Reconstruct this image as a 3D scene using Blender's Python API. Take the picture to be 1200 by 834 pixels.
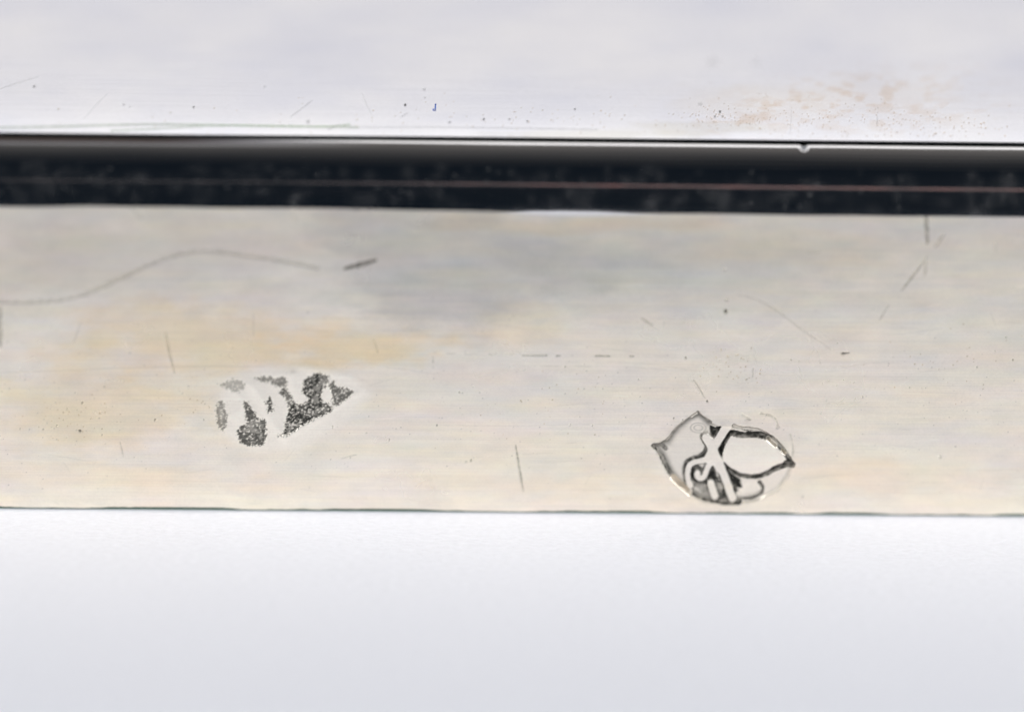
# Close-up of the hallmarked side of a silver box standing on a white tabletop.
# 1 Blender unit = 1 cm.
import bpy, math, random
import numpy as np
from mathutils import Vector, Matrix

sc = bpy.context.scene
for o in list(bpy.data.objects):
    bpy.data.objects.remove(o)
C = sc.collection
R_ = math.radians

# ------------------------------------------------------------------ camera
sc.unit_settings.system = 'METRIC'
sc.unit_settings.scale_length = 0.01
EL, YAW, ROLL, DIST = R_(27), R_(2.2), R_(1.5), 20.0
target = Vector((0, 0, 0.616))
f = Vector((math.sin(YAW) * math.cos(EL), math.cos(YAW) * math.cos(EL), -math.sin(EL)))
r = f.cross(Vector((0, 0, 1))).normalized()
u = r.cross(f)
r2 = r * math.cos(ROLL) + u * math.sin(ROLL)
u2 = -r * math.sin(ROLL) + u * math.cos(ROLL)
cd = bpy.data.cameras.new('camera')
cam = bpy.data.objects.new('camera', cd)
C.objects.link(cam)
rot = Matrix((r2, u2, -f)).transposed().to_4x4()
cam.matrix_world = Matrix.Translation(target - f * DIST) @ rot
cd.sensor_width = 36
cd.lens = 200
cd.clip_start = 0.1
cd.clip_end = 1000
cd.dof.use_dof = True
cd.dof.focus_distance = 20.09
cd.dof.aperture_fstop = 0.135
cd.dof.aperture_blades = 0
sc.camera = cam

# ------------------------------------------------------------------ world, lamps, exposure
w = bpy.data.worlds.new('World')
sc.world = w
w.use_nodes = True
w.node_tree.nodes['Background'].inputs[0].default_value = (0.26, 0.55, 1.0, 1)
w.node_tree.nodes['Background'].inputs[1].default_value = 0.011

def area(name, loc, aim, sx, sy, power, col):
    l = bpy.data.lights.new(name, 'AREA')
    l.shape = 'RECTANGLE'
    l.size, l.size_y = sx, sy
    l.energy = power
    l.color = col
    o = bpy.data.objects.new(name, l)
    C.objects.link(o)
    o.location = loc
    d = Vector(aim) - Vector(loc)
    o.rotation_euler = d.to_track_quat('-Z', 'Y').to_euler()
    return o
# power for a wanted radiance L:  L * pi * area  (calibrated)
def LP(L, sx, sy): return L * math.pi * sx * sy
area('back_softbox', (0, 57, 21), (0, 0, 0), 130, 26, LP(0.77, 130, 26), (0.965, 0.95, 0.99))
area('back_softbox', (0, 49, 38), (0, 0, 0), 130, 12, LP(1.25, 130, 12), (0.985, 0.98, 1.0))
area('left_window', (-54, -40, 38), (0, 0, 0), 46, 46, LP(8.2, 46, 46), (0.97, 0.98, 1.0))
area('right_window', (54, -40, 38), (0, 0, 0), 46, 46, LP(8.2, 46, 46), (0.97, 0.98, 1.0))
for e, L_ in ((49, .125), (58, .088), (67, .058), (76, .034), (85, .016), (94, .006)):          # the pale ceiling, dimmer towards the photographer
    area('ceiling_bounce', (0, 70 * math.cos(R_(e)), 70 * math.sin(R_(e))), (0, 0, 0), 90, 11, LP(L_ * .92, 90, 11), (1.0, 0.93, 0.88))

vs = sc.view_settings
vs.view_transform = 'Standard'
vs.look = 'None'
vs.exposure = 0
vs.gamma = 1
sc.render.engine = 'CYCLES'
sc.cycles.caustics_reflective = True
sc.cycles.max_bounces = 8
sc.cycles.sample_clamp_indirect = 4

# ------------------------------------------------------------------ helpers
def hash2(ix, iy, seed):
    n = (ix.astype(np.int64) * 374761393 + iy.astype(np.int64) * 668265263 + seed * 974711 + 1013) & 0xffffffff
    n = ((n ^ (n >> 13)) * 1274126177) & 0xffffffff
    n = n ^ (n >> 16)
    return (n & 0xffff) / 65535.0

def vnoise(x, y, seed=0):
    x = np.asarray(x, float); y = np.asarray(y, float) + np.zeros_like(x)
    ix, iy = np.floor(x), np.floor(y)
    fx, fy = x - ix, y - iy
    fx = fx * fx * (3 - 2 * fx); fy = fy * fy * (3 - 2 * fy)
    a, b = hash2(ix, iy, seed), hash2(ix + 1, iy, seed)
    c, d = hash2(ix, iy + 1, seed), hash2(ix + 1, iy + 1, seed)
    return (a * (1 - fx) + b * fx) * (1 - fy) + (c * (1 - fx) + d * fx) * fy

def fbm(x, y, seed=0, octs=4):
    s, a, t = 0, 1.0, 0
    for k in range(octs):
        s = s + a * vnoise(x * 2 ** k, y * 2 ** k, seed + 17 * k); t += a; a *= .55
    return s / t

def sst(a, b, x):
    t = np.clip((x - a) / (b - a), 0, 1)
    return t * t * (3 - 2 * t)

class Sheet:
    """A metal sheet sampled on a grid: relief h (in drawing steps), patina tint and oxide.
    H maps surface centimetres (s,t) to the drawing coordinates the marks are listed in."""
    def __init__(self, s, t, H):
        self.s, self.t = s, t
        S, T = np.meshgrid(s, t)
        self.S, self.T = S, T
        H = np.array(H)
        W = H[2, 0] * S + H[2, 1] * T + H[2, 2]
        self.U = (H[0, 0] * S + H[0, 1] * T + H[0, 2]) / W
        self.V = (H[1, 0] * S + H[1, 1] * T + H[1, 2]) / W
        self.h = np.zeros_like(S)
        self.ox = np.zeros_like(S)
        self.tint = np.ones(S.shape + (3,))
        self.region = np.zeros(S.shape, int)
    def win(self, u0, v0, u1, v1, pad=0):
        m = (self.U > u0 - pad) & (self.U < u1 + pad) & (self.V > v0 - pad) & (self.V < v1 + pad)
        rows = np.where(m.any(1))[0]; cols = np.where(m.any(0))[0]
        if len(rows) == 0: return None
        return (slice(rows[0], rows[-1] + 1), slice(cols[0], cols[-1] + 1))
    def dist(self, pts, pad, closed=False):
        P = np.array(pts, float)
        sl = self.win(P[:, 0].min(), P[:, 1].min(), P[:, 0].max(), P[:, 1].max(), pad)
        if sl is None: return None, None, None
        U, V = self.U[sl], self.V[sl]
        D = np.full(U.shape, 1e9); along = np.zeros(U.shape)
        Q = np.vstack([P, P[:1]]) if closed else P
        L = np.concatenate([[0], np.cumsum(np.hypot(*(Q[1:] - Q[:-1]).T))])
        if len(Q) == 1:
            D = np.hypot(U - Q[0, 0], V - Q[0, 1])
        for i in range(len(Q) - 1):
            a, b = Q[i], Q[i + 1]; d = b - a; l2 = max(d @ d, 1e-9)
            k = np.clip(((U - a[0]) * d[0] + (V - a[1]) * d[1]) / l2, 0, 1)
            dd = np.hypot(U - a[0] - k * d[0], V - a[1] - k * d[1])
            m = dd < D
            D = np.where(m, dd, D); along = np.where(m, (L[i] + k * (L[i + 1] - L[i])) / max(L[-1], 1e-9), along)
        if closed:
            ins = np.zeros(U.shape, bool)
            for i in range(len(P)):
                a, b = P[i], P[(i + 1) % len(P)]
                c = (a[1] > V) != (b[1] > V)
                xx = (b[0] - a[0]) * (V - a[1]) / ((b[1] - a[1]) if b[1] != a[1] else 1e-9) + a[0]
                ins ^= c & (U < xx)
            D = np.where(ins, -D, D)
        return sl, D, along
    def scratch(self, pts, width, dark=.6, depth=1.0, soft=.7, taper=True, rid=0, dash=0, tint=None):
        depth = depth * dark * .4; dark = min(1, dark * 1.05)
        if len(pts) > 2:   # smooth the line
            P = np.array(pts, float)
            for _ in range(3):
                Q = [P[0]]
                for a, b in zip(P[:-1], P[1:]): Q += [a * .75 + b * .25, a * .25 + b * .75]
                P = np.array(Q + [P[-1]])
            pts = P
        sl, D, al = self.dist(pts, width * 1.6 + 2)
        if sl is None: return
        wd = width * (0.35 + 0.65 * np.sqrt(np.clip(4 * al * (1 - al), 0, 1))) if taper else width
        wd = wd * (.75 + .5 * vnoise(self.U[sl] * .25, self.V[sl] * .25, 7))
        m = 1 - sst(wd * .5 - soft, wd * .5 + soft, D)
        if dash: m = m * sst(.35, .6, vnoise(al * dash, al * 0, 31 + dash))
        m2 = m * (.6 + .5 * vnoise(self.U[sl] * .5, self.V[sl] * .5, 3))
        self.h[sl] -= depth * m
        self.ox[sl] = np.maximum(self.ox[sl], dark * m2)
        if tint is not None:
            self.tint[sl] *= 1 - m[..., None] * (1 - np.array(tint))
        if rid: self.region[sl][D < np.maximum(wd * .5 + .8, 1.6)] = rid
    def pit(self, u_, v_, rad, dark=.8, depth=.8, sy=1.0, tint=None):
        sl = self.win(u_, v_, u_, v_, rad * 2.5 + 1)
        if sl is None: return
        d = np.hypot(self.U[sl] - u_, (self.V[sl] - v_) / sy) * (.8 + .5 * vnoise(self.U[sl] * .7, self.V[sl] * .7, 5))
        m = 1 - sst(rad * .5, rad * 1.15, d)
        self.h[sl] -= depth * m
        self.ox[sl] = np.maximum(self.ox[sl], dark * m)
        if tint is not None:
            self.tint[sl] *= 1 - m[..., None] * (1 - np.array(tint))
    def stain(self, u_, v_, ru, rv, col, amt, seed=1, rag=.5):
        d = np.hypot((self.U - u_) / ru, (self.V - v_) / rv) + rag * (fbm(self.U / 38, self.V / 16, seed) - .5) * 2
        m = (1 - sst(.35, 1.15, d)) * amt
        self.tint *= 1 - m[..., None] * (1 - np.array(col))

def finish(o, name, parent=None, mats=(), **props):
    o.name = name; o.data.name = name
    if parent is not None: o.parent = parent
    for m in mats: o.data.materials.append(m)
    for k, v in props.items(): o[k] = v
    return o

def mesh_from(P, quads, normals=None, patina=None, smooth=True):
    me = bpy.data.meshes.new('sheet')
    nv, nf = len(P), len(quads)
    me.vertices.add(nv); me.vertices.foreach_set('co', np.ascontiguousarray(P, dtype=np.float32).ravel())
    me.loops.add(nf * 4); me.loops.foreach_set('vertex_index', np.ascontiguousarray(quads, dtype=np.int32).ravel())
    me.polygons.add(nf); me.polygons.foreach_set('loop_start', np.arange(0, nf * 4, 4, dtype=np.int32))
    me.update(calc_edges=True)
    me.polygons.foreach_set('use_smooth', np.full(nf, smooth))
    if patina is not None:
        a = me.attributes.new('patina', 'FLOAT_COLOR', 'POINT')
        a.data.foreach_set('color', np.ascontiguousarray(patina, dtype=np.float32).ravel())
    if normals is not None:
        me.normals_split_custom_set_from_vertices(np.ascontiguousarray(normals, dtype=np.float32))
    o = bpy.data.objects.new('sheet', me)
    C.objects.link(o)
    return o

def split_grid(P, patina, region, flip=False):
    """grid (rows, cols, 3) -> {region id: object}; the pieces meet vertex to vertex and share normals"""
    nr, nc = P.shape[:2]
    du = np.gradient(P, axis=1); dv = np.gradient(P, axis=0)
    N = np.cross(du, dv); N /= np.maximum(np.linalg.norm(N, axis=2, keepdims=True), 1e-12)
    if flip: N = -N
    idx = np.arange(nr * nc).reshape(nr, nc)
    q = np.stack([idx[:-1, :-1], idx[:-1, 1:], idx[1:, 1:], idx[1:, :-1]], -1)
    if flip: q = q[..., ::-1]
    fr = np.maximum.reduce([region[:-1, :-1], region[:-1, 1:], region[1:, 1:], region[1:, :-1]]).ravel()
    q = q.reshape(-1, 4); Pf = P.reshape(-1, 3); Nf = N.reshape(-1, 3); pf = patina.reshape(-1, 4)
    out = {}
    for k in np.unique(fr):
        qq = q[fr == k]
        vi, inv = np.unique(qq, return_inverse=True)
        out[int(k)] = mesh_from(Pf[vi], inv.reshape(-1, 4), Nf[vi], pf[vi])
    return out

# ------------------------------------------------------------------ materials
def new_mat(name):
    m = bpy.data.materials.new(name); m.use_nodes = True
    nt = m.node_tree; b = nt.nodes['Principled BSDF']
    return m, nt, b, nt.nodes.new, nt.links.new

def silver(name, rough, base, streak=(1.5, 1.5, 150), bump=.00035, patina=True, streak_col=.065, grain=.03, edge=False):
    m, nt, b, N, L = new_mat(name)
    tc = N('ShaderNodeTexCoord')
    mp = N('ShaderNodeMapping'); mp.inputs['Scale'].default_value = streak
    L(tc.outputs['Object'], mp.inputs[0])
    n1 = N('ShaderNodeTexNoise'); n1.inputs['Scale'].default_value = 1; n1.inputs['Detail'].default_value = 3
    L(mp.outputs[0], n1.inputs['Vector'])
    n2 = N('ShaderNodeTexNoise'); n2.inputs['Scale'].default_value = 130; n2.inputs['Detail'].default_value = 2
    L(tc.outputs['Object'], n2.inputs['Vector'])
    n3 = N('ShaderNodeTexNoise'); n3.inputs['Scale'].default_value = 2.3; n3.inputs['Detail'].default_value = 4
    L(tc.outputs['Object'], n3.inputs['Vector'])
    def ramp(src, lo, hi, a, c):
        r_ = N('ShaderNodeMapRange'); r_.inputs[1].default_value = lo; r_.inputs[2].default_value = hi
        r_.inputs[3].default_value = a; r_.inputs[4].default_value = c
        L(src, r_.inputs[0]); return r_.outputs[0]
    s1 = ramp(n1.outputs[0], .3, .7, 1 - streak_col, 1 + streak_col * .4)
    s2 = ramp(n2.outputs[0], .3, .7, 1 - grain, 1 + grain)
    mul = N('ShaderNodeMath'); mul.operation = 'MULTIPLY'; L(s1, mul.inputs[0]); L(s2, mul.inputs[1])
    col = N('ShaderNodeVectorMath'); col.operation = 'SCALE'
    L(mul.outputs[0], col.inputs['Scale'])
    mix = N('ShaderNodeMix'); mix.data_type = 'RGBA'
    if patina:
        at = N('ShaderNodeAttribute'); at.attribute_name = 'patina'
        vm = N('ShaderNodeVectorMath'); vm.operation = 'MULTIPLY'; vm.inputs[1].default_value = base
        L(at.outputs['Color'], vm.inputs[0]); L(vm.outputs[0], col.inputs[0])
        L(at.outputs['Alpha'], mix.inputs[0])
        rr = N('ShaderNodeMapRange'); L(at.outputs['Alpha'], rr.inputs[0])
        rr.inputs[3].default_value = 1; rr.inputs[4].default_value = 0; L(rr.outputs[0], b.inputs['Metallic'])
        b.inputs['Specular IOR Level'].default_value = .25
        ra = N('ShaderNodeMapRange'); L(at.outputs['Alpha'], ra.inputs[0])
        ra.inputs[3].default_value = 0; ra.inputs[4].default_value = .35
        rb = N('ShaderNodeMath'); rb.operation = 'ADD'; L(ra.outputs[0], rb.inputs[0])
        L(ramp(n3.outputs[0], .35, .65, rough * .88, rough * 1.12), rb.inputs[1]); L(rb.outputs[0], b.inputs['Roughness'])
    else:
        col.inputs[0].default_value = base
        mix.inputs[0].default_value = 0
        b.inputs['Metallic'].default_value = 1
        L(ramp(n3.outputs[0], .35, .65, rough * .85, rough * 1.15), b.inputs['Roughness'])
    L(col.outputs[0], mix.inputs['A']); mix.inputs['B'].default_value = (.016, .016, .013, 1)
    L(mix.outputs['Result'], b.inputs['Base Color'])
    if edge:      # on the roll the film is pale bluish dust, or red where the reflected line is painted
        v2 = N('ShaderNodeVectorMath'); v2.operation = 'MULTIPLY'; v2.inputs[1].default_value = (.17, .24, .33)
        L(at.outputs['Color'], v2.inputs[0]); L(v2.outputs[0], mix.inputs['B'])
    ad = N('ShaderNodeMath'); ad.operation = 'ADD'
    L(n1.outputs[0], ad.inputs[0])
    gm = N('ShaderNodeMath'); gm.operation = 'MULTIPLY'; gm.inputs[1].default_value = .5
    L(n2.outputs[0], gm.inputs[0]); L(gm.outputs[0], ad.inputs[1])
    bp = N('ShaderNodeBump'); bp.inputs['Strength'].default_value = 1; bp.inputs['Distance'].default_value = bump
    L(ad.outputs[0], bp.inputs['Height']); L(bp.outputs[0], b.inputs['Normal'])
    return m

M_wall = silver('brushed_silver', .30, (.96, .91, .832), streak=(1.2, 1.2, 230))
M_top = silver('worn_silver_top', .20, (.95, .945, .94), streak=(2, 60, 60), bump=.0001, streak_col=.02, grain=.02)
M_edge = silver('polished_silver_edge', .10, (.90, .885, .87), streak=(1, 30, 30), bump=.00003, streak_col=.04, grain=.02, edge=True)
M_plain = silver('silver_plain', .25, (.93, .91, .88), patina=False)

m, nt, b, N, L = new_mat('dark_green_matte')
b.inputs['Base Color'].default_value = (.07, .115, .085, 1); b.inputs['Roughness'].default_value = .85
M_dark_green = m

m, nt, b, N, L = new_mat('white_card')
tc = N('ShaderNodeTexCoord')
n = N('ShaderNodeTexNoise'); n.inputs['Scale'].default_value = 60; n.inputs['Detail'].default_value = 5; n.inputs['Roughness'].default_value = .65
mp = N('ShaderNodeMapping'); mp.inputs['Scale'].default_value = (.55, 1, 1)
L(tc.outputs['Object'], mp.inputs[0]); L(mp.outputs[0], n.inputs['Vector'])
cr = N('ShaderNodeMapRange'); cr.inputs[1].default_value = .3; cr.inputs[2].default_value = .7; cr.inputs[3].default_value = .92; cr.inputs[4].default_value = 1
L(n.outputs[0], cr.inputs[0])
vm = N('ShaderNodeVectorMath'); vm.operation = 'SCALE'; vm.inputs[0].default_value = (.82, .83, .885)
L(cr.outputs[0], vm.inputs['Scale']); L(vm.outputs[0], b.inputs['Base Color'])
b.inputs['Roughness'].default_value = .55
b.inputs['Specular IOR Level'].default_value = .3
bp = N('ShaderNodeBump'); bp.inputs['Distance'].default_value = .0055; bp.inputs['Strength'].default_value = .9
L(n.outputs[0], bp.inputs['Height']); L(bp.outputs[0], b.inputs['Normal'])
M_card = m

# ------------------------------------------------------------------ the setting: tabletop
def box_mesh(x0, x1, y0, y1, z0, z1, nm, mats, parent=None, **props):
    P = [(x, y, z) for z in (z0, z1) for y in (y0, y1) for x in (x0, x1)]
    F = [(0, 2, 3, 1), (4, 5, 7, 6), (0, 1, 5, 4), (2, 6, 7, 3), (0, 4, 6, 2), (1, 3, 7, 5)]
    me = bpy.data.meshes.new(nm); me.from_pydata(P, [], F); me.update()
    o = bpy.data.objects.new(nm, me); C.objects.link(o)
    return finish(o, nm, parent, mats, **props)
box_mesh(-60, 60, -27, 45, -1.8, 0, 'tabletop', [M_card], kind='structure')

# ------------------------------------------------------------------ the silver box
box = bpy.data.objects.new('silver_box', None); C.objects.link(box)
box.empty_display_size = 1
box['label'] = 'worn silver box with two punched hallmarks on its front below a dark polished edge'
box['category'] = 'silver box'

HX, DEPTH, CR = 6.0, 8.0, 0.5          # half width, depth, plan corner radius (cm)
ZT, RAD = 1.168, 0.216                 # height of the side, radius of the rolled edge
PX = 0.003                             # one drawing step in cm

# ---- front side with its marks -------------------------------------------------
ST = 0.0026
xs = np.arange(-1.98, 1.98 + ST, ST)
xs = np.concatenate([np.linspace(-5.5, -2.0, 20), xs, np.linspace(2.0, 5.5, 20)])
nz = int(ZT / ST)
zs = np.linspace(0.0, ZT, nz)
HF = [[329.543701, -5.7645, 595.276883], [3.575133, -302.141288, 597.368569], [.001687, -.022386, 1]]
A = Sheet(xs, zs, HF)

# the side leans back a little more and more towards its top
_tl = np.tan(R_(8.5) * sst(.45, 1.25, zs))
lean = np.concatenate([[0], np.cumsum((_tl[1:] + _tl[:-1]) / 2 * np.diff(zs))])
SH = lean[-1] / 2
lean = lean - lean[-1]
box.location.y = SH
A.V = A.V - 135 * (lean + SH)[:, None]

# tarnish of the metal: warm, yellow, blue-grey and rosy films
warm = np.array([.985, .955, .90])
A.tint *= warm
ns = fbm(A.U / 90, A.V / 14, 11, 4)
A.tint *= 1 - .10 * (1 - np.array([.6, .8, 1.6]))[None, None] * (ns[..., None] - .5) * 2
ns = fbm(A.U / 46, A.V / 30, 51, 4)
A.tint *= 1 + .12 * (ns[..., None] - .5) * np.array([1, .9, .7])
n5, n6 = fbm(A.U / 60, A.V / 22, 61, 3) - .5, fbm(A.U / 30, A.V / 12, 71, 3) - .5
A.tint *= 1 + n5[..., None] * np.array([.03, -.05, -.02]) + n6[..., None] * np.array([.12, .11, .09])
A.stain(700, 330, 330, 60, (.90, .92, .93), .6, 20, .4)
A.stain(420, 408, 125, 30, (1.0, .89, .70), .9, 21)
A.stain(230, 400, 190, 50, (.985, .905, .76), .85, 22)
A.stain(110, 480, 170, 55, (.99, .92, .79), .8, 23)
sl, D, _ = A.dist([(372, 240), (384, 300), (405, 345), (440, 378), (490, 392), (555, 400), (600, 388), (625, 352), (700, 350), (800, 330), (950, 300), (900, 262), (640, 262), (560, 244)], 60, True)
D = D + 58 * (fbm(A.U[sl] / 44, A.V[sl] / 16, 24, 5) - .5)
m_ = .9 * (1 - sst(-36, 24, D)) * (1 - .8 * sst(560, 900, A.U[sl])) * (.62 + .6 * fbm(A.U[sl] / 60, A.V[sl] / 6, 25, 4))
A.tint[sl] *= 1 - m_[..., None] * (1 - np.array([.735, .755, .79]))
A.stain(800, 320, 260, 70, (.93, .95, .965), .8, 26)
A.stain(170, 310, 270, 62, (.87, .865, .86), .85, 27, .45)
A.stain(30, 330, 120, 60, (.93, .93, .93), .7, 47, .45)
A.stain(950, 330, 330, 70, (.94, .94, .93), .8, 48, .5)
A.stain(640, 262, 250, 12, (1.0, .92, .83), .7, 28)
A.stain(950, 290, 200, 26, (1.0, .955, .90), .6, 29)
A.stain(1010, 560, 170, 26, (1.0, .95, .90), .7, 30)
A.stain(640, 570, 150, 18, (1.0, .95, .88), .6, 32)
A.stain(140, 560, 160, 18, (1.0, .94, .85), .6, 33)
A.stain(610, 378, 70, 34, (1.0, .95, .87), .7, 34)
A.stain(1120, 400, 170, 60, (.965, .97, .975), .7, 35)
A.stain(60, 250, 160, 14, (.95, .98, 1.0), .7, 36)

rng = random.Random(4)
regions = {}                          # region id -> (name, parent key, label)
def reg(name, parent, label=None):
    k = len(regions) + 1; regions[k] = (name, parent, label); return k

# scratches, each a part of its own
def S_(pts, width, label=None, **kw):
    A.scratch(pts, width, rid=reg('scratch', 'front_panel', label), **kw)
S_([(-30, 352), (0, 355), (45, 355), (90, 350), (130, 333), (180, 308), (215, 297), (245, 294), (290, 300), (340, 308), (372, 315)], 5.2,
   'long curved grey scratch', dark=.46, depth=.8, soft=1.4, taper=False)
S_([(368, 314), (388, 317), (410, 314)], 3.4, dark=.10, depth=.5, soft=1.2)
S_([(403, 316), (422, 311), (441, 306)], 5.2, 'short dark dash at the end of the curved scratch', dark=.95, depth=1.2, soft=1)
S_([(1, 360), (0, 380), (1, 408)], 6, dark=.55, soft=1)
S_([(87, 402), (95, 378)], 2.4, dark=.22)
S_([(194, 390), (198, 412), (205, 439)], 2.4, dark=.6)
S_([(297, 368), (297, 394)], 2, dark=.2)
S_([(437, 398), (443, 415)], 2.2, dark=.4)
S_([(507, 419), (508, 446)], 2.4, dark=.42, dash=6)
S_([(604, 522), (608, 548), (613, 577)], 2.8, dark=.62)
S_([(751, 374), (758, 378), (765, 383)], 2.8, dark=.55)
S_([(862, 346), (880, 348), (905, 360), (940, 388), (975, 411)], 1.8, dark=.38)
S_([(984, 416), (995, 415)], 2.4, dark=.8)
S_([(1086, 250), (1087, 285)], 5, dark=.85, soft=1)
S_([(1107, 273), (1096, 289)], 4.2, dark=.6, soft=1)
S_([(1086, 301), (1072, 320), (1056, 341)], 3.0, dark=.6)
S_([(1041, 358), (1030, 376)], 2.2, dark=.4)
S_([(1085, 306), (1083, 323)], 4, dark=.5)
S_([(606, 417), (660, 418), (742, 419)], 2.0, dark=.7, dash=17, taper=False)
S_([(500, 414), (550, 416), (605, 416)], 1.6, dark=.3, dash=11, taper=False)
S_([(0, 438), (100, 434), (215, 431), (310, 430)], 1.5, dark=.16, taper=False)
S_([(812, 446), (818, 454), (826, 468)], 2.0, dark=.65)
S_([(883, 420), (881, 446)], 1.8, dark=.45, dash=5)
S_([(141, 520), (145, 538)], 1.8, dark=.35)
S_([(531, 547), (541, 544), (552, 541)], 2.2, dark=.4, dash=7)
S_([(633, 430), (700, 431), (780, 434)], 1.3, dark=.2, dash=9, taper=False)
S_([(520, 500), (640, 500), (770, 498)], 1.3, dark=.12, taper=False)
S_([(342, 247), (347, 262)], 4, dark=.28, soft=1.2)
S_([(150, 240), (166, 258)], 4, dark=.22, soft=1.2)
S_([(1166, 284), (1167, 294)], 5, dark=.25, soft=1.5)
S_([(946, 296), (962, 294)], 4, dark=.22, soft=1.5)
S_([(400, 540), (418, 535)], 1.8, dark=.3)
S_([(1160, 366), (1166, 382)], 2, dark=.1)

# hairlines left by polishing
for k in range(230):
    pu, pv = rng.uniform(-10, 1200), rng.uniform(265, 592)
    ln_, an = rng.uniform(8, 70), rng.gauss(0, .10) if rng.random() < .8 else rng.uniform(-1.4, 1.4)
    if abs(an) > .5: ln_ *= .3
    dk = rng.uniform(.03, .13)
    lt = rng.random() < .4  # these get a lightened tint only: drawn highlights beside the scratches
    A.scratch([(pu, pv), (pu + ln_ * math.cos(an), pv + ln_ * math.sin(an))], 1.2, dark=0 if lt else dk, depth=1.2,
              tint=(1.05, 1.05, 1.06) if lt else None)
for (pu, pv, pr, dk) in [(850, 366, 3.0, .95), (851, 352, 2.4, .5), (849, 316, 2.2, .35), (987, 416, 1.9, .95), (926, 423, 1.2, .6),
        (803, 420, 1.9, .8), (662, 431, 1.4, .6), (97, 473, 1.7, .7), (94, 506, 2.2, .85), (67, 500, 1.3, .6), (182, 494, 1.8, .8),
        (120, 511, 1.1, .6), (79, 480, 1.2, .5), (24, 504, 1.1, .5), (51, 504, 1.1, .5), (239, 494, 1.1, .6), (512, 500, 1.4, .8),
        (538, 461, 1.4, .7), (456, 518, 1.2, .6), (1186, 423, 1.5, .85), (1178, 396, 1.2, .7), (1144, 431, 1.2, .7), (1165, 412, 1.0, .4),
        (828, 471, 1.6, .9), (875, 445, 1.2, .5), (748, 446, 1.2, .5), (390, 502, 2.0, .9), (789, 491, 1.3, .8), (1065, 455, 1.1, .5),
        (1101, 536, 2.6, .25), (1010, 467, 1.4, .5), (694, 500, 1.2, .4), (552, 541, 1.8, .6), (668, 500, 1.4, .4)]:
    A.pit(pu, pv, pr, dk)
for k in range(560):
    pu = rng.uniform(0, 1200); pv = min(600, max(255, rng.gauss(470, 55)))
    A.pit(pu, pv, rng.uniform(.5, 1.0) + (rng.random() < .06) * .5, rng.uniform(.12, .5), .35)
for (cu, cv, n_, sd) in ((95, 490, 40, 26), (860, 432, 40, 22), (1120, 430, 30, 40), (240, 480, 30, 25), (650, 470, 30, 50)):
    for k in range(n_):
        A.pit(rng.gauss(cu, sd), rng.gauss(cv, sd * .5), rng.uniform(.5, 1.1), rng.uniform(.2, .6), .4, tint=(1, .9, .75))

# ---- the left, worn punch mark: pitted black remains of a stamped outline ----
def cl(pts): return [(230 + a / 5.714, 420 + b_ / 5.714) for a, b_ in pts]
LEFT = [
 (cl([(165, 190), (205, 165), (250, 142), (300, 150), (325, 175), (320, 210), (270, 228), (220, 215)]), .66, 2.2, .62),
 (cl([(385, 130), (430, 120), (470, 128), (520, 138), (560, 128), (604, 140), (608, 180), (566, 200), (530, 188), (500, 165), (455, 162)]), .85, 3, .42),
 (cl([(560, 236), (585, 205), (606, 205), (624, 236), (606, 252), (580, 250)]), .95, 3, .25),
 (cl([(600, 255), (630, 250), (664, 300), (650, 330), (620, 325), (606, 300)]), .9, 3, .5),
 (cl([(325, 288), (350, 296), (366, 340), (398, 372), (416, 412), (462, 418), (470, 470), (462, 530), (450, 578), (400, 590), (340, 588), (288, 560), (276, 500), (302, 462), (350, 424), (330, 392), (324, 340)]), .95, 4, .42),
 (cl([(135, 345), (160, 296), (185, 312), (196, 355), (208, 385), (206, 450), (180, 496), (152, 478), (138, 410)]), .8, 3, .5),
 (cl([(455, 290), (478, 284), (492, 260), (508, 284), (512, 330), (518, 352), (486, 364), (474, 345), (480, 305)]), 1.0, 3, .15),
 (cl([(545, 528), (582, 505), (596, 470), (608, 420), (622, 370), (630, 330), (662, 305), (700, 322), (742, 300), (752, 275), (722, 255), (708, 215), (718, 155), (770, 125), (840, 100), (884, 122), (884, 170), (850, 215), (836, 250), (850, 300), (888, 315), (910, 345), (880, 372), (830, 392), (780, 412), (715, 448), (660, 492), (600, 520)]), 1.0, 5, .38),
 (cl([(885, 195), (920, 165), (935, 200), (975, 205), (1010, 205), (1054, 228), (1045, 250), (990, 288), (940, 324), (912, 316), (916, 260)]), .92, 4, .4),
]
worn = reg('maker_mark', 'box', 'worn left-hand punch mark with black pitted remains')
sl, D, _ = A.dist([(252, 478), (268, 444), (310, 434), (362, 432), (408, 440), (436, 462), (405, 495), (350, 530), (300, 528), (262, 512)], 14, True)
lift = 1 - sst(-8, 9, D)
A.region[sl][D < 2] = worn
A.h[sl] += .6 * lift * (.3 + .7 * fbm(A.U[sl] / 14, A.V[sl] / 10, 77, 3))
A.tint[sl] = A.tint[sl] * (1 - .9 * lift[..., None]) + .9 * lift[..., None] * np.array([1.04, 1.03, 1.0])
A.ox[sl] *= 1 - .7 * lift
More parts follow.
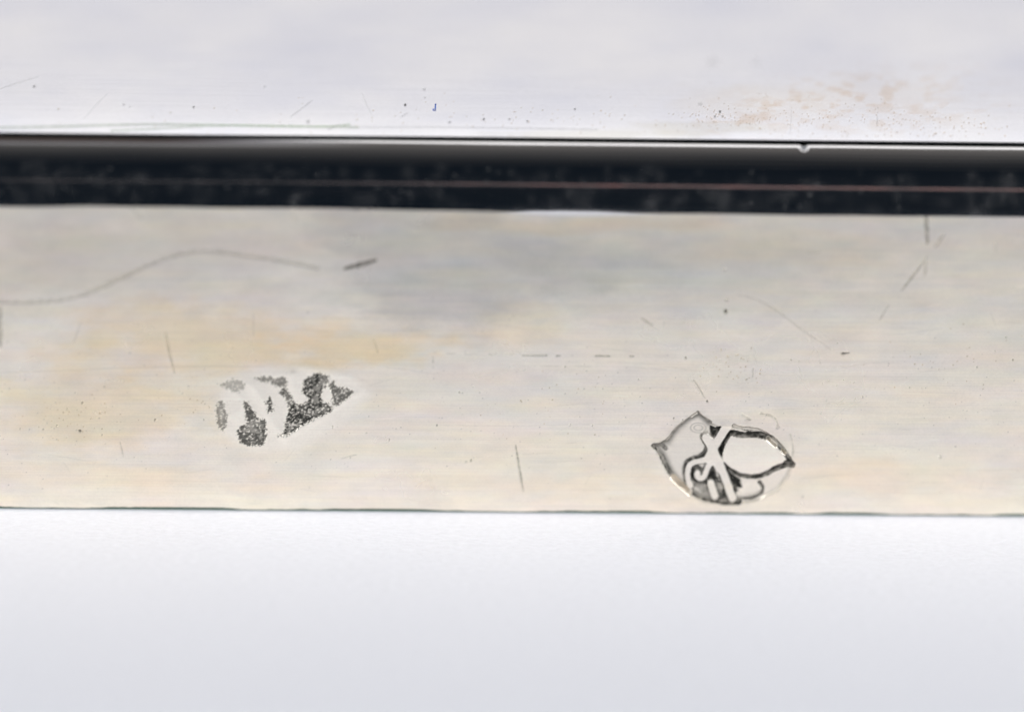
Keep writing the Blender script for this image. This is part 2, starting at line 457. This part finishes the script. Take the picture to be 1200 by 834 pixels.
# burr thrown up along the lower right of the punch
for pts, wd, hh in (([(336, 514), (372, 492), (405, 470), (422, 460)], 8, 1.6), ([(352, 432), (385, 436), (415, 446), (422, 450)], 9, 1.0),
                    ([(343, 440), (349, 462), (350, 470)], 9, 2.0), ([(296, 452), (310, 470), (322, 500), (332, 512)], 10, 1.8),
                    ([(272, 455), (284, 470), (276, 492)], 9, 1.4), ([(385, 448), (385, 466)], 6, 1.6)):
    s2, d2, _ = A.dist(pts, wd * 2)
    mm = np.exp(-(d2 / (wd * .6)) ** 2)
    A.h[s2] += .5 * hh * mm
    A.tint[s2] *= 1 + .02 * mm[..., None]
for i, (pts, amt, dep, hole) in enumerate(LEFT):
    s2, d2, _ = A.dist(pts, 8, True)
    U, V = A.U[s2], A.V[s2]
    rag = (fbm(U / 3.2, V / 3.2, 90 + i, 3) - .5) * 7
    gr_ = -.6 + (vnoise(U / 1.25, V / 1.25, 600 + i) - .5) * 3.2
    m = 1 - sst(-1.4, 1.0, d2 + rag * .7 + gr_)
    sp = fbm(U / 1.9 + V / 9, V / 1.7, 130 + i, 2)
    spk = sst(hole - .12, hole + .12, sp) * (1 - .8 * sst(.66, .74, sp))
    core = 1 - sst(-5, 0, d2)
    A.h[s2] -= m * (dep * .14 + 1.4 * (fbm(U / 2.6, V / 2.6, 170 + i, 3) - .5) + .6 * (sp - .5))
    A.ox[s2] = np.maximum(A.ox[s2], m * amt * np.clip(1.0 - .6 * sst(.64, .78, sp) - .10 * sst(.4, .6, sp), 0, 1) * np.clip(1.12 - .30 * core * sst(.3, .7, fbm(U / 7, V / 5, 260 + i, 2)), 0, 1))
    # darker undercut along the lower left rim of each remain
    A.region[s2][(d2 + rag * .5) < .6] = reg('pitted_recess', worn)

# ---- the right punch mark: pointed oval with crossed bars, scroll and smooth oval boss ----
def cr_(pts): return [(750 + a / 5.955, 470 + b_ / 5.955) for a, b_ in pts]
punch = reg('hallmark', 'box', 'crisp right-hand punch mark: crossed bars, scroll and smooth oval in a pointed oval')
OUT = cr_([(105, 328), (150, 300), (190, 285), (215, 240), (260, 185), (330, 132), (375, 106), (410, 98), (448, 118), (490, 160), (560, 184), (620, 190), (760, 190), (850, 215), (950, 280), (1020, 360), (1060, 440), (1030, 540), (950, 640), (830, 700), (680, 725), (560, 725), (440, 700), (340, 650), (250, 575), (190, 480), (150, 400)])
s0, D0, _ = A.dist(OUT, 10, True)
U, V = A.U[s0], A.V[s0]
D0 = D0 + (fbm(U / 7, V / 7, 201, 3) - .5) * 2.2
uu, vv = (U - 750) * 5.955, (V - 470) * 5.955
A.region[s0][D0 < 1.5] = punch
inn = 1 - sst(-2.2, .4, D0)
left = 1 - sst(470, 520, uu)          # the left bay is cut deepest
low = sst(480, 560, vv)
H = -(4.2 * np.maximum(left, .0) + 4.0 * low * (1 - left) * (1 - .95 * sst(580, 760, uu)) + .5) * inn
ox = np.zeros_like(H)
def P_(pts, closed=True, pad=None):
    P = np.array(cr_(pts))
    D = np.full(U.shape, 1e9)
    Q = np.vstack([P, P[:1]]) if closed else P
    for i in range(len(Q) - 1):
        a, b_ = Q[i], Q[i + 1]; d = b_ - a; l2 = max(d @ d, 1e-9)
        k = np.clip(((U - a[0]) * d[0] + (V - a[1]) * d[1]) / l2, 0, 1)
        D = np.minimum(D, np.hypot(U - a[0] - k * d[0], V - a[1] - k * d[1]))
    if closed:
        ins = np.zeros(U.shape, bool)
        for i in range(len(P)):
            a, b_ = P[i], P[(i + 1) % len(P)]
            c = (a[1] > V) != (b_[1] > V)
            xx = (b_[0] - a[0]) * (V - a[1]) / ((b_[1] - a[1]) if b_[1] != a[1] else 1e-9) + a[0]
            ins ^= c & (U < xx)
        D = np.where(ins, -D, D)
    return D * 5.955                   # in mark units
def smoothline(pts):
    P = np.array(pts, float)
    for _ in range(3):
        Q = [P[0]]
        for a, b_ in zip(P[:-1], P[1:]): Q += [a * .75 + b_ * .25, a * .25 + b_ * .75]
        P = np.array(Q + [P[-1]])
    return P
wob = (fbm(U / 5, V / 5, 200, 3) - .5) * 18
# dark crevices
def dark(pts, wd, amt, dep, closed=False):
    global H, ox
    d = P_(smoothline(pts) if not closed else pts, closed)
    m = 1 - sst(-6 if closed else wd * .55 - 6, 7 if closed else wd * .55 + 7, d + wob * .6)
    H = H * (1 - m) + np.minimum(H, -dep) * m if False else np.minimum(H, -dep * m)
    ox = np.maximum(ox, min(1, amt * 1.25) * m * (.72 + .5 * fbm(U / 3, V / 3, 222, 2)))
dark([(484, 182), (520, 196), (558, 188), (540, 225), (510, 275), (488, 235)], 0, .92, 7, True)
dark([(498, 455), (520, 495), (536, 560), (500, 578), (462, 572), (474, 520)], 0, .85, 7, True)
dark([(606, 498), (650, 540), (690, 560), (704, 612), (652, 614), (622, 560)], 0, .95, 7, True)
dark([(556, 430), (590, 470), (610, 500), (640, 600), (660, 640)], 26, .7, 6)
dark([(655, 184), (700, 196), (760, 205), (830, 215), (890, 250)], 22, .30, 2.5)
dark([(608, 232), (640, 232), (700, 244), (780, 244), (850, 248), (900, 275)], 30, .93, 6.5)
dark([(612, 235), (596, 270), (566, 320), (548, 375), (556, 430), (580, 478)], 32, .85, 6.5)
dark([(900, 262), (950, 300), (985, 345), (1025, 400), (1042, 430)], 26, .55, 4)
dark([(600, 480), (660, 512), (730, 535), (800, 540), (880, 520), (950, 475), (1050, 452)], 26, .75, 5.5)
dark([(1045, 245), (1062, 300), (1066, 360), (1048, 420), (1040, 450)], 12, .30, .5)
dark([(1035, 455), (1025, 520), (1000, 560), (960, 620)], 14, .28, .6)
dark([(1020, 430), (1058, 452)], 34, .9, 5)
dark([(420, 492), (396, 474), (372, 484), (362, 520), (372, 560), (402, 588), (440, 592), (466, 578)], 26, .88, 6.5)
dark([(330, 425), (310, 450), (302, 500), (306, 550), (345, 604)], 18, .55, 6)
dark([(456, 340), (448, 370), (412, 402), (370, 410), (330, 425)], 20, .62, 6)
dark([(428, 250), (446, 290), (456, 340)], 18, .55, 6)
dark([(345, 606), (362, 628), (350, 650)], 26, .75, 6)
dark([(360, 640), (430, 680), (520, 705), (600, 722), (690, 712)], 24, .55, 5)
dark([(540, 600), (556, 650), (548, 690)], 34, .5, 5)
dark([(470, 590), (460, 640), (480, 690)], 26, .5, 5)
dark([(400, 600), (440, 630), (450, 660)], 46, .55, 5.5)
dark([(680, 690), (760, 690), (830, 670), (860, 620), (830, 580)], 14, .32, 4)
dark([(105, 328), (150, 300), (190, 285), (215, 240), (260, 185), (330, 130), (400, 85)], 13, .45, 3)
dark([(400, 85), (430, 120), (462, 135), (485, 155)], 18, .62, 3)
dark([(108, 330), (150, 400), (185, 480), (225, 540)], 15, .50, 4)
dark([(100, 326), (150, 320), (175, 345)], 34, .70, 3)
dark([(840, 92), (905, 105), (945, 135), (965, 190)], 9, .35, .8)
dark([(712, 100), (735, 120), (765, 130)], 10, .25, .8)
dark([(955, 180), (952, 200)], 14, .4, .8)
shade = np.exp(-(np.abs(D0 + 2) / 4.2) ** 2) * left * .62 + left * inn * .12 + low * (1 - left) * inn * (.15 + 1.3 * sst(.35, .65, fbm(U / 4, V / 4, 291, 3))) * (1 - sst(600, 740, uu)) * .75  # shading of the recess, laid into the oxide channel
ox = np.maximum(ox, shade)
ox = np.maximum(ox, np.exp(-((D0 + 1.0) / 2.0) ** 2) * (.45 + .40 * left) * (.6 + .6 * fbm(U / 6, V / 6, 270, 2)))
# raised forms standing in the recess
def up(d, lvl, soft=9):
    global H, ox
    m = 1 - sst(-soft, soft, d)
    H = H * (1 - m) + lvl * m
    ox = ox * (1 - (1 - sst(-soft, 0, d)))
    return m
forms = []
def line(pts, wd): return P_(smoothline(pts), False) - wd * .5 + wob * .25
dB1 = line([(456, 262), (478, 300), (520, 375), (552, 450), (596, 560), (640, 690)], 68)
dB2 = line([(604, 190), (560, 255), (505, 345), (478, 400)], 70)
dSc = line([(505, 400), (450, 420), (390, 432), (345, 450), (328, 500), (330, 560), (350, 605)], 50)
dHk = line([(490, 440), (462, 490), (446, 540), (410, 552), (392, 530), (400, 512)], 50)
dLo = line([(490, 585), (505, 640), (520, 680)], 60)
dOv = P_([(632, 285), (670, 266), (740, 258), (815, 262), (870, 280), (920, 315), (960, 365), (1010, 405), (1028, 428), (985, 440), (940, 458), (885, 500), (830, 524), (770, 530), (700, 516), (632, 485), (588, 440), (576, 390), (592, 330)]) + wob * .35
dPe = P_([(690, 640), (760, 580), (820, 600), (835, 640), (780, 672), (700, 672)])
dRg = np.abs(np.hypot((uu - 405) / 42, (vv - 203) / 27) - 1) * 32 - 9
_fc = np.zeros_like(H)
up(dLo, -1.2); up(dPe, -2.0, 16); up(dSc, -.6); up(dHk, -.5); up(dB2, .0); up(dB1, -.1)
m = up(dOv, -.2, 7)
A.tint[s0] *= 1 + .10 * m[..., None]
H += m * (.8 * sst(0, 110, -dOv))     # smooth domed boss
m = 1 - sst(-6, 6, dRg); H += .15 * m; ox = np.maximum(ox, .45 * np.exp(-(dRg / 7) ** 2) * (np.abs(dRg) < 26))
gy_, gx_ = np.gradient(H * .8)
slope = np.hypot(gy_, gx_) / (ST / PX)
ox = np.maximum(ox, sst(.3, .95, slope) * (.55 + .75 * fbm(U / 4, V / 4, 290, 2)) * (1 - .5 * sst(300, 150, vv) * left))  # steep walls darkened: dark room reflection painted on, window glints covered
# bright burnished facets: steep slopes cut by the punch
def facet(p0, p1, wd, rise, nx, nz_):
    global H, ox
    d = P_([p0, p1], False); mm = 1 - sst(wd * .5 - 4, wd * .5 + 4, d)
    t = ((uu - (p0[0] + p1[0]) / 2) * nx + (vv - (p0[1] + p1[1]) / 2) * nz_) / wd
    H = H * (1 - mm) + (-2.5 + rise * 1.6 * t) * mm
    ox = ox * (1 - mm)
facet((226, 546), (342, 652), 38, 9, -.67, .74)
facet((890, 282), (942, 328), 28, 7, -.65, .76)
facet((990, 366), (1010, 384), 26, 7, -.65, .76)
H = H * .8
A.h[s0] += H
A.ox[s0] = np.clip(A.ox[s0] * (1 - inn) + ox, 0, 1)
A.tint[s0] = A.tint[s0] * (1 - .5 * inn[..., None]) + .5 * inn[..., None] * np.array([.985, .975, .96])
halo = np.exp(-(np.clip(D0, 0, 99) / 6) ** 2) * (1 - inn)
A.h[s0] += 1.0 * halo * (.4 + .8 * fbm(U / 8, V / 8, 240, 2))
rg = A.region[s0]
for nm, dd in (('oval_boss', dOv), ('crossed_bar', dB1), ('crossed_bar', dB2), ('scroll', np.minimum(dSc, dHk))):
    rg[dd < 4] = reg(nm, punch)
rg[np.hypot((uu - 405) / 50, (vv - 203) / 34) < 1] = reg('ring', punch)

def lipf(x):
    return .016 * (fbm(x * 1.5 + 40, x * 0, 410, 3) - .5) + .018 * np.exp(-((x - .17) / .24) ** 2)
# gentle waviness of hand-worked sheet
A.h += 1.6 * (fbm(A.S * .9, A.T * 1.6, 301, 2) - .5) * sst(0, .15, A.T)
# footing: the lower edge stands a hair off the table, unevenly
gap = .0075 + .007 * sst(.3, .7, fbm(A.s * 6.5 + 5, A.s * 0, 310, 4))
Z = gap[None, :] + A.T * (ZT + .001 - (lipf(A.s) * (np.abs(A.s) < 5))[None, :] * sst(.7, ZT, A.T) - gap[None, :]) / ZT
foot = np.exp(-A.T / .035)
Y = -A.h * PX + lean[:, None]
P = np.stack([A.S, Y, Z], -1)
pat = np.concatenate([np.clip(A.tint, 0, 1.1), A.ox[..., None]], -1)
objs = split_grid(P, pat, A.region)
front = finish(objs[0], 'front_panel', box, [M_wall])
made = {'front_panel': front, 'box': box}
for k, (nm, par, lab) in regions.items():
    if k not in objs: continue
    p = made[par]
    o = finish(objs[k], nm, p, [M_wall])
    if lab: o['label'] = lab
    made[k] = o

# ---- rolled edge -----------------------------------------------------------
def loop_path(inset, dens):
    """rounded rectangle in plan, front side along -Y; returns points and outward normals"""
    pts, nor = [], []
    x1, y0, y1 = HX - inset, inset, DEPTH - inset
    rc = CR - inset
    def arc(cx, cy, a0):
        for k in range(1, 12):
            a = a0 + math.pi / 2 * k / 12
            pts.append((cx + rc * math.cos(a), cy + rc * math.sin(a))); nor.append((math.cos(a), math.sin(a)))
    for x in dens: pts.append((x, y0)); nor.append((0, -1))
    arc(x1 - rc, y0 + rc, -math.pi / 2)
    for y in np.linspace(y0 + rc, y1 - rc, 8): pts.append((x1, y)); nor.append((1, 0))
    arc(x1 - rc, y1 - rc, 0)
    for x in np.linspace(x1 - rc, -x1 + rc, 8): pts.append((x, y1)); nor.append((0, 1))
    arc(-x1 + rc, y1 - rc, math.pi / 2)
    for y in np.linspace(y1 - rc, y0 + rc, 8): pts.append((-x1, y)); nor.append((-1, 0))
    arc(-x1 + rc, y0 + rc, math.pi)
    return np.array(pts), np.array(nor)
dens = np.concatenate([np.linspace(-5.5, -2.05, 12), np.linspace(-2.0, 2.0, 1300), np.linspace(2.05, 5.5, 12)])
path, nor = loop_path(0, dens)
path = np.vstack([path, path[:1]]); nor = np.vstack([nor, nor[:1]])
sarc = path[:, 0]
T = np.radians(np.linspace(11, 85, 84))
n_ = T[:, None]; X = sarc[None, :]
fr = (nor[:, 1] < -.99)[None, :]
rr = RAD + .0028 * (fbm(X * 1.1 + 9, n_ * 1.2, 401, 3) - .5) * fr
d = RAD - rr * np.cos(n_); z = ZT + rr * np.sin(n_)
d0 = RAD - RAD * np.cos(T[0]); d = d - d0; z = z - RAD * math.sin(T[0])
# waves of the lower lip and a small nick near the top right
lip = lipf(X)
d = d - .0015 * fr * np.exp(-(np.degrees(n_) - 11) / 8)
z = z - lip * fr * np.exp(-(np.degrees(n_) - 11) / 8) + .0
nick = np.exp(-((X - 1.01) / .010) ** 2 - ((np.degrees(n_) - 82) / 4) ** 2)
d = d + .006 * nick * fr; z = z - .008 * nick * fr
d = d + .0006 * (vnoise(X * 40, n_ * 9, 420) - .5) * .2 * fr
P = np.stack([path[None, :, 0] - nor[None, :, 0] * d, path[None, :, 1] - nor[None, :, 1] * d, z + 0 * X], -1)
deg = np.degrees(n_) + 0 * X
px = X / PX + 600
tint = np.ones(P.shape[:2] + (3,)) * np.array([1, .99, .98])
# thin red reflection from the room, painted along the roll
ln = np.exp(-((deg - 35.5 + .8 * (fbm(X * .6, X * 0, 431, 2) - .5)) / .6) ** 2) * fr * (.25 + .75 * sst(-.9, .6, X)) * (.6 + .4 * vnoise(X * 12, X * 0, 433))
oxe = np.zeros_like(deg) + .002
rs = random.Random(12)
for k in range(300):                      # finger dust: soft little smudges, mostly upright, with a few sharper specks
    x0, g0 = rs.uniform(-2, 2), rs.uniform(12, 52)
    sx, sg, am = rs.uniform(.006, .03), rs.uniform(2, 7), rs.uniform(.002, .013)
    if k % 8 == 0: sx, sg, am = .005, 1.2, .06
    c = np.where(np.abs(sarc - x0) < 3.2 * sx)[0]
    if len(c) == 0: continue
    oxe[:, c] += am * np.exp(-((X[:, c] - x0) / sx) ** 2 - ((deg[:, c] - g0) / sg) ** 2) * fr[:, c]
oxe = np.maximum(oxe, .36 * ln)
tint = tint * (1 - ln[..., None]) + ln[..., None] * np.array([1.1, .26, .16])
# dark brown painted over the softbox reflection at the roll's top left
gr = sst(72, 80, deg) * (1 - sst(-1.3, -.4, X)) * fr
oxe = np.maximum(oxe, .9 * gr)
tint = tint * (1 - gr[..., None]) + gr[..., None] * np.array([.16, .08, .05])
oxe = np.maximum(oxe, .5 * nick * fr)
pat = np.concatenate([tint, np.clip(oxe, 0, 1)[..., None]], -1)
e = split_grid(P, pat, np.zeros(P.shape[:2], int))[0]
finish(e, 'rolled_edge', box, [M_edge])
# the painted red reflection and the smudges need more than the metal: see material below

# ---- top panel ---------------------------------------------------------------
ty = np.concatenate([np.array([0, .0006, .0012, .003, .006, .010]), np.arange(.015, 1.15, .0065), np.linspace(1.17, DEPTH - 2 * RAD, 40)])
tx = np.concatenate([np.linspace(-5.82, -2.1, 24), np.arange(-2.05, 2.05, .0034), np.linspace(2.1, 5.82, 24)])
HT = [[339.99398, 18.189952, 605.98828], [3.688506, -135.262255, 188.316811], [.00174, .045296, 1]]
TOPZ = ZT + RAD * (math.sin(R_(85)) - math.sin(R_(11))) + .012
B = Sheet(tx, ty + RAD + SH - d0, HT)
B.V -= 302 * (TOPZ - 1.373)
B.tint *= np.array([.97, .968, .985])
nn = fbm(B.U / 120, B.V / 40, 501, 3)
B.tint *= 1 + .16 * (nn[..., None] - .5) * np.array([1.2, 1.05, .5])
B.stain(880, 118, 110, 22, (.95, .92, .87), .5, 511)
B.stain(1020, 115, 100, 26, (.95, .92, .88), .45, 512)
B.stain(830, 150, 110, 8, (.86, .84, .76), .6, 513)
B.stain(700, 157, 140, 5, (.86, .84, .76), .5, 514)
tops = {}
def S2(pts, wd, **kw):
    k = 1000 + len(tops); tops[k] = 1
    B.scratch(pts, wd, rid=k, **kw)
S2([(-20, 149), (60, 148), (130, 146), (200, 145), (300, 147), (420, 149)], 1.8, dark=.36, depth=.5, taper=False, tint=(.85, .93, .8))
S2([(130, 152), (200, 149), (260, 146), (380, 149), (410, 146)], 1.4, dark=.35, depth=.4, taper=False, tint=(.8, .9, .75))
S2([(380, 149), (520, 149), (700, 152)], 1.2, dark=.28, depth=.3, taper=False)
S2([(385, 151), (397, 146)], 1.6, dark=.5)
S2([(340, 138), (352, 130), (366, 120)], 1.6, dark=.25, depth=.3)
S2([(0, 107), (20, 100), (45, 93)], 2, dark=.18, depth=.3)
S2([(98, 140), (112, 125), (126, 112)], 1.6, dark=.12, depth=.2)
S2([(424, 112), (430, 126), (436, 136)], 1.6, dark=.12, depth=.2)
S2([(928, 128), (926, 158)], 1.2, dark=.14, depth=.2)
S2([(1029, 128), (1028, 152)], 1.4, dark=.3, depth=.2, dash=8)
S2([(470, 138), (478, 134)], 1.6, dark=.3)
for (pu, pv, pr, dk) in [(475, 125, 1.9, .9), (567, 141, 1.6, .85), (361, 143, 2.2, .4), (227, 127, 1.6, .7), (40, 104, 2.2, .5), (527, 144, 1.8, .45),
        (597, 141, 1.4, .5), (674, 130, 1.5, .6), (618, 143, 1.4, .6), (497, 108, 1.8, .35), (498, 117, 1.5, .3), (145, 124, 2, .25), (152, 126, 1.4, .25),
        (821, 124, 3, .25), (835, 76, 9, .10), (887, 76, 8, .06), (310, 104, 2, .15), (844, 133, 2.0, .8), (838, 138, 1.6, .6), (847, 138, 1.5, .6)]:
    B.pit(pu, pv, pr, dk, .3)
for k in range(420):
    c = rng.choice([(845, 138, 22, 6), (870, 145, 60, 6), (960, 128, 70, 15), (1040, 145, 60, 9), (1100, 150, 60, 8), (500, 135, 300, 14), (640, 142, 60, 8)])
    pu, pv = rng.gauss(c[0], c[2]), min(159, rng.gauss(c[1], c[3]))
    B.pit(pu, pv, rng.uniform(.5, 1.0), rng.uniform(.06, .38), .2, tint=(.97, .86, .74))
# rusty brown smears, drawn out sideways
for (cu, cv, ru, rv, sd, a_) in ((985, 120, 120, 26, 540, .9), (868, 144, 45, 9, 541, 1.0), (905, 126, 40, 9, 542, .8), (1060, 140, 90, 14, 543, .6)):
    wn = np.exp(-((B.U - cu) / ru) ** 2 - ((B.V - cv + (B.U - cu) * .12) / rv) ** 2)
    nz_ = sst(.46, .72, fbm(B.U / 16, B.V / 6, sd, 5))
    B.tint *= 1 - (wn * nz_ * a_)[..., None] * (1 - np.array([.90, .80, .70]))
tyy = B.T - RAD - SH + d0
prof = -.010 * (tyy <= 0) - .004 * (np.abs(tyy - .0006) < 1e-6) - .0012 * (np.abs(tyy - .0012) < 1e-6) - .0004 * (np.abs(tyy - .003) < 1e-6)
zt = ZT + RAD * (math.sin(R_(85)) - math.sin(R_(11))) + .0085
# crowned sheet: falls away slightly to the front
Zt = zt + prof - .020 * np.exp(-tyy / .28) * 0 - .018 * np.exp(-tyy / .25) + .010 * np.exp(0) * 0 + B.h * PX * .4
Zt = Zt + .010 * 1.0 * 0
Zt = Zt + .0035 * (fbm(B.S * .8, B.T * 1.2, 520, 2) - .5)
Zt += .018 - .0008
# the step is undulating: nothing of it is dead straight
Yt = B.T - SH + .0030 * (fbm(B.S * .8, B.S * 0, 530, 3) - .5) * np.exp(-tyy / .1)
Yt[0] += .002
# round the corners of the plate in plan
over = np.clip(np.abs(B.S) - (5.82 - .32), 0, .32)
cy = .32 - np.sqrt(np.maximum(.32 ** 2 - over ** 2, 0))
half = DEPTH / 2
Yt = half + (Yt - half) * (half - RAD - cy) / (half - RAD)
P = np.stack([B.S, Yt, Zt], -1)
pat = np.concatenate([np.clip(B.tint, 0, 1.1), B.ox[..., None]], -1)
objs = split_grid(P, pat, B.region)
top = finish(objs[0], 'top_panel', box, [M_top])
for k in tops:
    if k in objs: finish(objs[k], 'scratch', top, [M_top])

# ---- sides, back and base ------------------------------------------------------
pth, nr_ = loop_path(0, np.array([5.5, 5.6]))
def side(sel, nm):
    p = pth[sel]
    P = np.stack([np.repeat(p[:, 0][None], 2, 0), np.repeat(p[:, 1][None], 2, 0), np.array([[.004], [ZT]]) + np.zeros((1, len(p)))], -1)
    pat = np.ones(P.shape[:2] + (4,)); pat[..., 3] = 0
    o = split_grid(P, pat, np.zeros(P.shape[:2], int))[0]
    finish(o, nm, box, [M_plain])
n0 = len(pth)
yc = pth[:, 1]; xc = pth[:, 0]
i1 = np.arange(n0)
right = [i for i in range(n0) if i >= 0 and xc[i] >= 5.5 - 1e-6 and i != 1]
right = sorted(right, key=lambda i: i)
side(right, 'end_panel')
leftp = [i for i in range(n0) if xc[i] <= -5.5 + 1e-6]
pth2 = np.vstack([pth, [[-5.5, 0]]])
pth = pth2
side(leftp + [n0], 'end_panel')
side([i for i in range(n0) if yc[i] >= DEPTH - 1e-6 and abs(xc[i]) <= 5.5 + 1e-6], 'back_panel')
box_mesh(-5.9, 5.9, lean[0] + .006, DEPTH - .05, .0005, .024, 'base', [M_dark_green], box)

# ------------------------------------------------------------------ lint on the top panel
m, nt, b, N, L = new_mat('blue_lint')
b.inputs['Base Color'].default_value = (.05, .12, .42, 1); b.inputs['Roughness'].default_value = .8
cu = bpy.data.curves.new('lint_fleck', 'CURVE'); cu.dimensions = '3D'; cu.bevel_depth = .0022; cu.bevel_resolution = 2
sp = cu.splines.new('POLY')
ztp = zt + .0095
pp = [(-.012, .0, .003), (-.006, -.004, .003), (.002, .002, .007), (.001, .020, .010), (-.001, .040, .008), (.004, .055, .004)]
sp.points.add(len(pp) - 1)
for q, c in zip(sp.points, pp): q.co = (*c, 1); q.radius = 1
lo = bpy.data.objects.new('lint_fleck', cu); C.objects.link(lo)
dg = bpy.context.evaluated_depsgraph_get()
me = bpy.data.meshes.new_from_object(lo.evaluated_get(dg))
bpy.data.objects.remove(lo)
lint = bpy.data.objects.new('lint_fleck', me); C.objects.link(lint)
lint.scale = (.75, .75, .75)
lint.location = (-.276, .445, ztp)
me.materials.clear(); me.materials.append(m)
lint['label'] = 'tiny blue lint fleck lying on the silver top panel behind the dark edge'
lint['category'] = 'lint'
